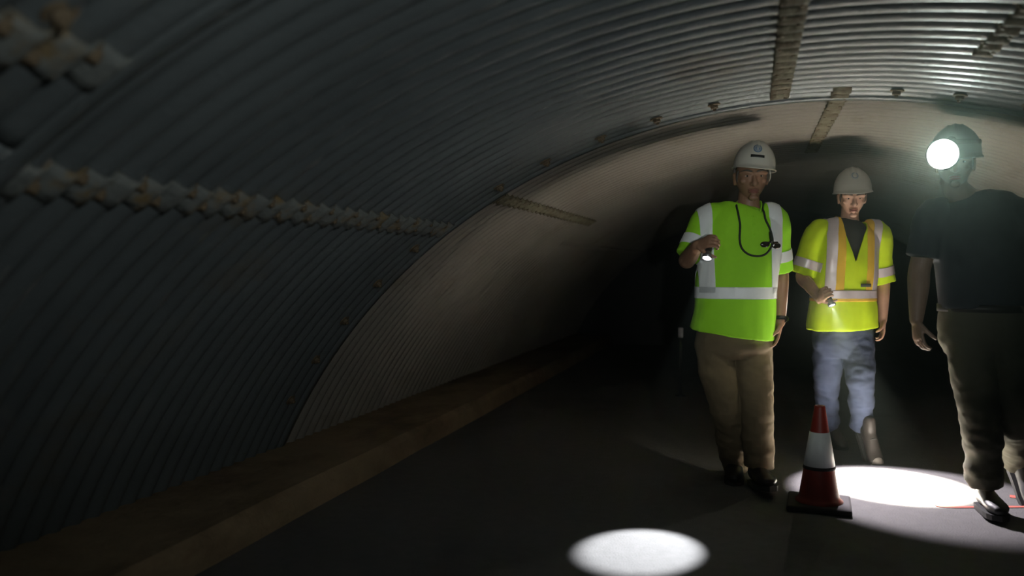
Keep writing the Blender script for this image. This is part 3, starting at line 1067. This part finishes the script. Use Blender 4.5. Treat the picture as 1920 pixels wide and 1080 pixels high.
shoe(b, (anR.x, anR.y), (.12, -1), .28, 'shoe_brown', -.35)
ball = Vector((b.J(1638, 858, -.13).x, -.13))
shoe(b, (ball.x - .027, ball.y + .134), (.20, -1), .265, 'shoe_brown', -.95, tip='toe')
hat2, on2, hax2 = hard_hat(b, hc + hx2[2] * .050 + hx2[1] * .004, V(-.20, -1, -.05), V(-.04, .02, 1), M['hat_grey'], .97)
em = decal('emblem', on2, .004, .080, .040, .040, M['emblem_in'], hat2, shape='disc', hole=.6)
em['label'] = 'faint grey round emblem'
Wm = b.mat_w
torch('small lit flashlight held low in front of the yellow vest', Wm @ tailB_l, Wm @ lensB_l, None,
      [(TORCH_B_CORE, 44, .95, V(.69, 4.98, 0), (1, .93, .80)), (TORCH_B_SPILL, 64, .35, V(.74, 4.86, 0), (1, .92, 1)), (TORCH_B_HALO, 80, .9, V(.10, 4.62, .85), (1, .93, .80))], .015)

# ================= worker in dark clothes behind the glaring headlamp
c3 = Who('person', 'person in a dark shirt and olive trousers, face hidden by a glaring headlamp', 1850, 4.08, M['skin_c'])
J = c3.J
S3 = V(math.cos(R(16)), -math.sin(R(16)), 0)
F3 = V(-math.sin(R(16)), -math.cos(R(16)), 0)
hc = J(1788, 308, -.02)
face3 = V(-.50, -1, -.08).normalized()
torso3 = [(J(1818, 366, .03), .078, .068), (J(1822, 376, .025), .125, .088), (J(1830, 400, .01), .200, .115), (J(1838, 455, 0), .212, .140), (J(1846, 520, 0), .205, .145), (J(1850, 574, 0), .206, .140)]
shR, elR, wrR = J(1748, 408, .05), J(1724, 505, .05), J(1719, 600, -.02)
shL, elL, wrL = J(1914, 408, -.06), J(1942, 505, -.02), J(1946, 600, -.12)
bm = c3.body
at3, hx3 = head(bm, hc, face3)
tube(bm, [hc + V(.01, .02, -.05), hc + V(.012, .03, -.11), J(1819, 384, .03)], [.058, .060, .070], 18, sub=3)
tube(bm, [J(1822, 384, .02), J(1830, 410, 0), J(1842, 500, 0), J(1850, 570, 0), J(1852, 600, 0)], [(.10, .07), (.175, .09), (.17, .11), (.17, .11), (.15, .10)], 24, ref=S3)
arm(bm, shR, elR, wrR, (.054, .050, .046, .030))
arm(bm, shL, elL, wrL, (.054, .050, .046, .030))
hand(bm, wrR, J(1729, 675, -.06) - wrR, V(1, .1, 0), V(.15, -1, 0), .65, 1.0, .02, .3)
hand(bm, wrL, J(1944, 675, -.16) - wrL, V(-1, .1, 0), V(-.15, -1, 0), .65, 1.0, .02, .3)
hipR, knR, anR = J(1812, 630, .0), J(1838, 770, -.10), J(1855, 922, -.02)
hipL, knL, anL = J(1892, 630, -.02), J(1906, 775, -.10), J(1905, 868, .26)
tube(bm, [hipR, knR, knR.lerp(anR, .85)], [.075, .052, .038], 16)
tube(bm, [hipL, knL, knL.lerp(anL, .85)], [.075, .052, .038], 16)
link('body', remeshed(bm, .0045, 2), c3.skin, c3.root)
face_parts(c3, at3, hx3, 1.0, M['hair_dark'])
hair_cap(c3, at3, hx3, 1.0, M['hair_dark'])
garment(c3, 'shirt', torso3, [
    ([J(1768, 404, .04), shR, shR.lerp(elR, .5), shR.lerp(elR, .78)], [.082, .086, .080, .076]),
    ([J(1895, 404, -.05), shL, shL.lerp(elL, .5), shL.lerp(elL, .78)], [.082, .086, .080, .076])], M['navy'], seed=2.7, side=S3)
trousers(c3, 'trousers', [(J(1850, 566, 0), .200, .136), (J(1851, 600, 0), .208, .138), (J(1852, 645, 0), .204, .130), (J(1853, 676, 0), .15, .1)],
         [([J(1818, 620, .0), J(1826, 690, -.05), J(1839, 770, -.10), J(1848, 840, -.07), J(1854, 908, -.03)], [.100, .100, .084, .080, .074]),
          ([J(1890, 620, -.02), J(1898, 690, -.08), J(1908, 775, -.11), J(1908, 825, .06), J(1905, 862, .22)], [.100, .100, .084, .078, .072])], M['olive'], S3, seed=5.5)
bm = bmesh.new()
lathe(bm, [(1.0, -.018), (1.03, -.018), (1.03, .018), (1.0, .018), (1.0, -.018)], J(1850, 577, 0), (S3 * .208, F3 * .142, V(0, 0, 1)), 48)
obj('belt', bm, M['belt'], c3.root)
shoe(c3, (anR.x, anR.y), (-.22, -1), .30, 'shoe_black', .05)
shoe(c3, (anL.x, anL.y), (-.05, -1), .30, 'shoe_black', -.75)
hat3, on3, hax3 = hard_hat(c3, hc + hx3[2] * .046 + hx3[1] * .004, face3, V(0, .03, 1), M['hat_dark'])
# headlamp: strap round the shell, housing, glowing lens
pl, nl = on3(.020, .052, .0)
tgt = J(1765, 290, -.20)
dirL = V(-.26, -1, -.14).normalized()
bm = bmesh.new()
ring = []
for i in range(49):
    aa = 2 * math.pi * i / 48
    z_ = .045
    r_ = math.sin(math.acos(z_ / .138)) * 1.012
    ring.append(hc + hx3[2] * .050 + hx3[1] * .004 + hax3[0] * (.112 * r_ * math.cos(aa)) + hax3[1] * (.132 * r_ * math.sin(aa)) + hax3[2] * z_)
tube(bm, ring, [(.003, .012)] * 49, 8, ref=hax3[0], sub=1)
strap = obj('headlamp_strap', bm, M['black'], hat3)
hs, ho, hu = frame(dirL)
bm = bmesh.new()
lathe(bm, [(.001, -.085), (.034, -.085), (.054, -.060), (.066, -.035), (.072, -.006), (.072, .002), (.067, .002), (.066, -.004)], tgt, (hs, hu, ho), 36)
tube(bm, [tgt - ho * .06, pl], [.022, .026], 14, sub=2)
obj('headlamp', bm, M['black'], hat3)['label'] = 'glaring round headlamp'
bm = bmesh.new()
lathe(bm, [(.0665, -.003), (.035, .001), (.018, .003), (.0005, .004)], tgt, (hs, hu, ho), 32)
M['lamp_lens'] = mat('lit_lamp_lens', (1, 1, 1), 0.3, emit=(.95, 1, .94), estr=12.0)
obj('headlamp_lens', bm, M['lamp_lens'], hat3)
ld = bpy.data.lights.new('headlamp_light', 'SPOT')
ld.energy = LAMP_HEAD; ld.spot_size = R(112); ld.spot_blend = 1.0; ld.shadow_soft_size = .03; ld.color = (.86, 1, .92)
lo = bpy.data.objects.new('headlamp_light', ld)
C.objects.link(lo)
lo.parent = c3.root
lo.location = tgt + ho * .03
lo.rotation_euler = dirL.to_track_quat('-Z', 'Y').to_euler()

ld = bpy.data.lights.new('flank_fill_light', 'SPOT')  # added fill from the headlamp's position, brightens the side of the polo
ld.energy = FLANK_FILL; ld.spot_size = R(36); ld.spot_blend = 1.0; ld.shadow_soft_size = .03; ld.color = (1, .95, .74)
lo = bpy.data.objects.new('flank_fill_light', ld)
C.objects.link(lo)
lo.parent = c3.root
lo.location = tgt + ho * .03
lo.rotation_euler = ((c3.mat_w.inverted() @ V(.33, 4.66, 1.10)) - lo.location).to_track_quat('-Z', 'Y').to_euler()

# ------------------------------------------------------------------ traffic cone
M['cone'] = mat('orange_cone_plastic', (0.24, 0.014, 0.004), 0.5, var=0.12, vscale=14)
M['cone_w'] = mat('white_cone_collar', (0.84, 0.88, 0.88), 0.4, var=0.06, vscale=30)
M['rubber'] = mat('black_rubber', (0.025, 0.02, 0.022), 0.8)
cone = thing('traffic_cone', 'orange traffic cone with one white collar and black base', 'traffic cone', (.318, 4.40, 0), R(-4))
bm = bmesh.new()
box(bm, V(0, 0, .016), (.295, .295, .030), (V(1, 0, 0), V(0, 1, 0), V(0, 0, 1)), .010)
for sx in (-1, 1):
    for sy in (-1, 1):
        box(bm, V(sx * .115, sy * .115, .004), (.05, .05, .008), (V(1, 0, 0), V(0, 1, 0), V(0, 0, 1)), .002)
obj('base', bm, M['rubber'], cone, smooth=False)
def cr(z): return .098 - (.098 - .024) * (z - .03) / .47
bm = bmesh.new()
lathe(bm, [(.112, .030), (.112, .036), (.100, .046), (cr(.06), .06), (cr(.2), .2), (cr(.35), .35), (cr(.485), .485), (.026, .492), (.023, .498), (.017, .498), (.016, .48), (.05, .25), (.085, .031)], seg=48)
obj('cone_body', bm, M['cone'], cone)
bm = bmesh.new()
lathe(bm, [(cr(.205), .205), (cr(.205) + .003, .206), (cr(.37) + .003, .369), (cr(.37), .370)], seg=48)
obj('reflective_collar', bm, M['cone_w'], cone)
bm = bmesh.new()
lathe(bm, [(cr(.190), .190), (cr(.192) + .0045, .192), (cr(.203) + .0045, .203), (cr(.205), .205)], seg=48)
obj('collar_seam', bm, M['rubber'], cone)

# ------------------------------------------------------------------ paint marks on the floor
M['paint'] = mat('orange_marking_paint', (0.50, 0.13, 0.10), 0.7, var=0.25, vscale=30)
def paint(name, pts, wd_, label):
    bm = bmesh.new()
    P = catmull([V(*p, .002) for p in pts], 6)
    rows = []
    for i, p in enumerate(P):
        t = (P[min(i + 1, len(P) - 1)] - P[max(i - 1, 0)]).normalized()
        n_ = V(-t.y, t.x, 0)
        k = 1 + .25 * noise.noise(p * 9)
        rows.append((bm.verts.new(p + n_ * wd_ * k / 2), bm.verts.new(p - n_ * wd_ * k / 2)))
    for r0, r1 in zip(rows[:-1], rows[1:]):
        bm.faces.new((r0[0], r0[1], r1[1], r1[0]))
    o = obj(name, bm, M['paint'], smooth=False)
    solid(o, .002, 0)
    tag(o, label, 'paint mark')
paint('floor_marking', [(.872, 4.72), (.878, 4.62), (.895, 4.562), (1.02, 4.585), (1.20, 4.64), (1.34, 4.68)], .028, 'bent orange paint line on the floor beside the dark-clothed person')
paint('floor_marking', [(1.27, 4.86), (1.36, 4.84), (1.48, 4.83)], .05, 'short orange paint dash behind the dark-clothed person')

# ------------------------------------------------------------------ small marker post far back beside the wall
mk = thing('marker_post', 'small white reflector on a slim dark post, far back beside the lime polo', 'marker post', (-.626, 7.82, 0))
bm = bmesh.new(); lathe(bm, [(.05, 0), (.05, .012), (.014, .02), (.012, .60), (.001, .605)], seg=20)
obj('post', bm, M['black'], mk)
bm = bmesh.new(); box(bm, V(0, -.014, .575), (.045, .012, .09), (V(1, 0, 0), V(0, 1, 0), V(0, 0, 1)), .004)
obj('reflector', bm, M['emblem_in'], mk)

# ------------------------------------------------------------------ added fill spots behind the camera, no lamps modelled there
ld = bpy.data.lights.new('vest_fill_light', 'SPOT')  # added unseen fill for the vests and the cone collar
ld.energy = VEST_FILL; ld.shadow_soft_size = .03; ld.color = (.94, 1, .96)
ld.spot_size = R(25); ld.spot_blend = 1.0
lo = bpy.data.objects.new('vest_fill_light', ld)
C.objects.link(lo)
lo.location = (.35, -.6, 1.15)
lo.rotation_euler = (V(.22, 4.7, 1.18) - lo.location).to_track_quat('-Z', 'Y').to_euler()

ld = bpy.data.lights.new('wall_fill_light', 'SPOT')  # added unseen fill that lifts the near left wall
ld.energy = WALL_FILL; ld.shadow_soft_size = .08; ld.color = (.95, 1, .98)
ld.spot_size = R(78); ld.spot_blend = 1.0
lo = bpy.data.objects.new('wall_fill_light', ld)
C.objects.link(lo)
lo.location = (.95, -.35, 1.45)
lo.rotation_euler = (V(-1.3, 3.0, 2.25) - lo.location).to_track_quat('-Z', 'Y').to_euler()
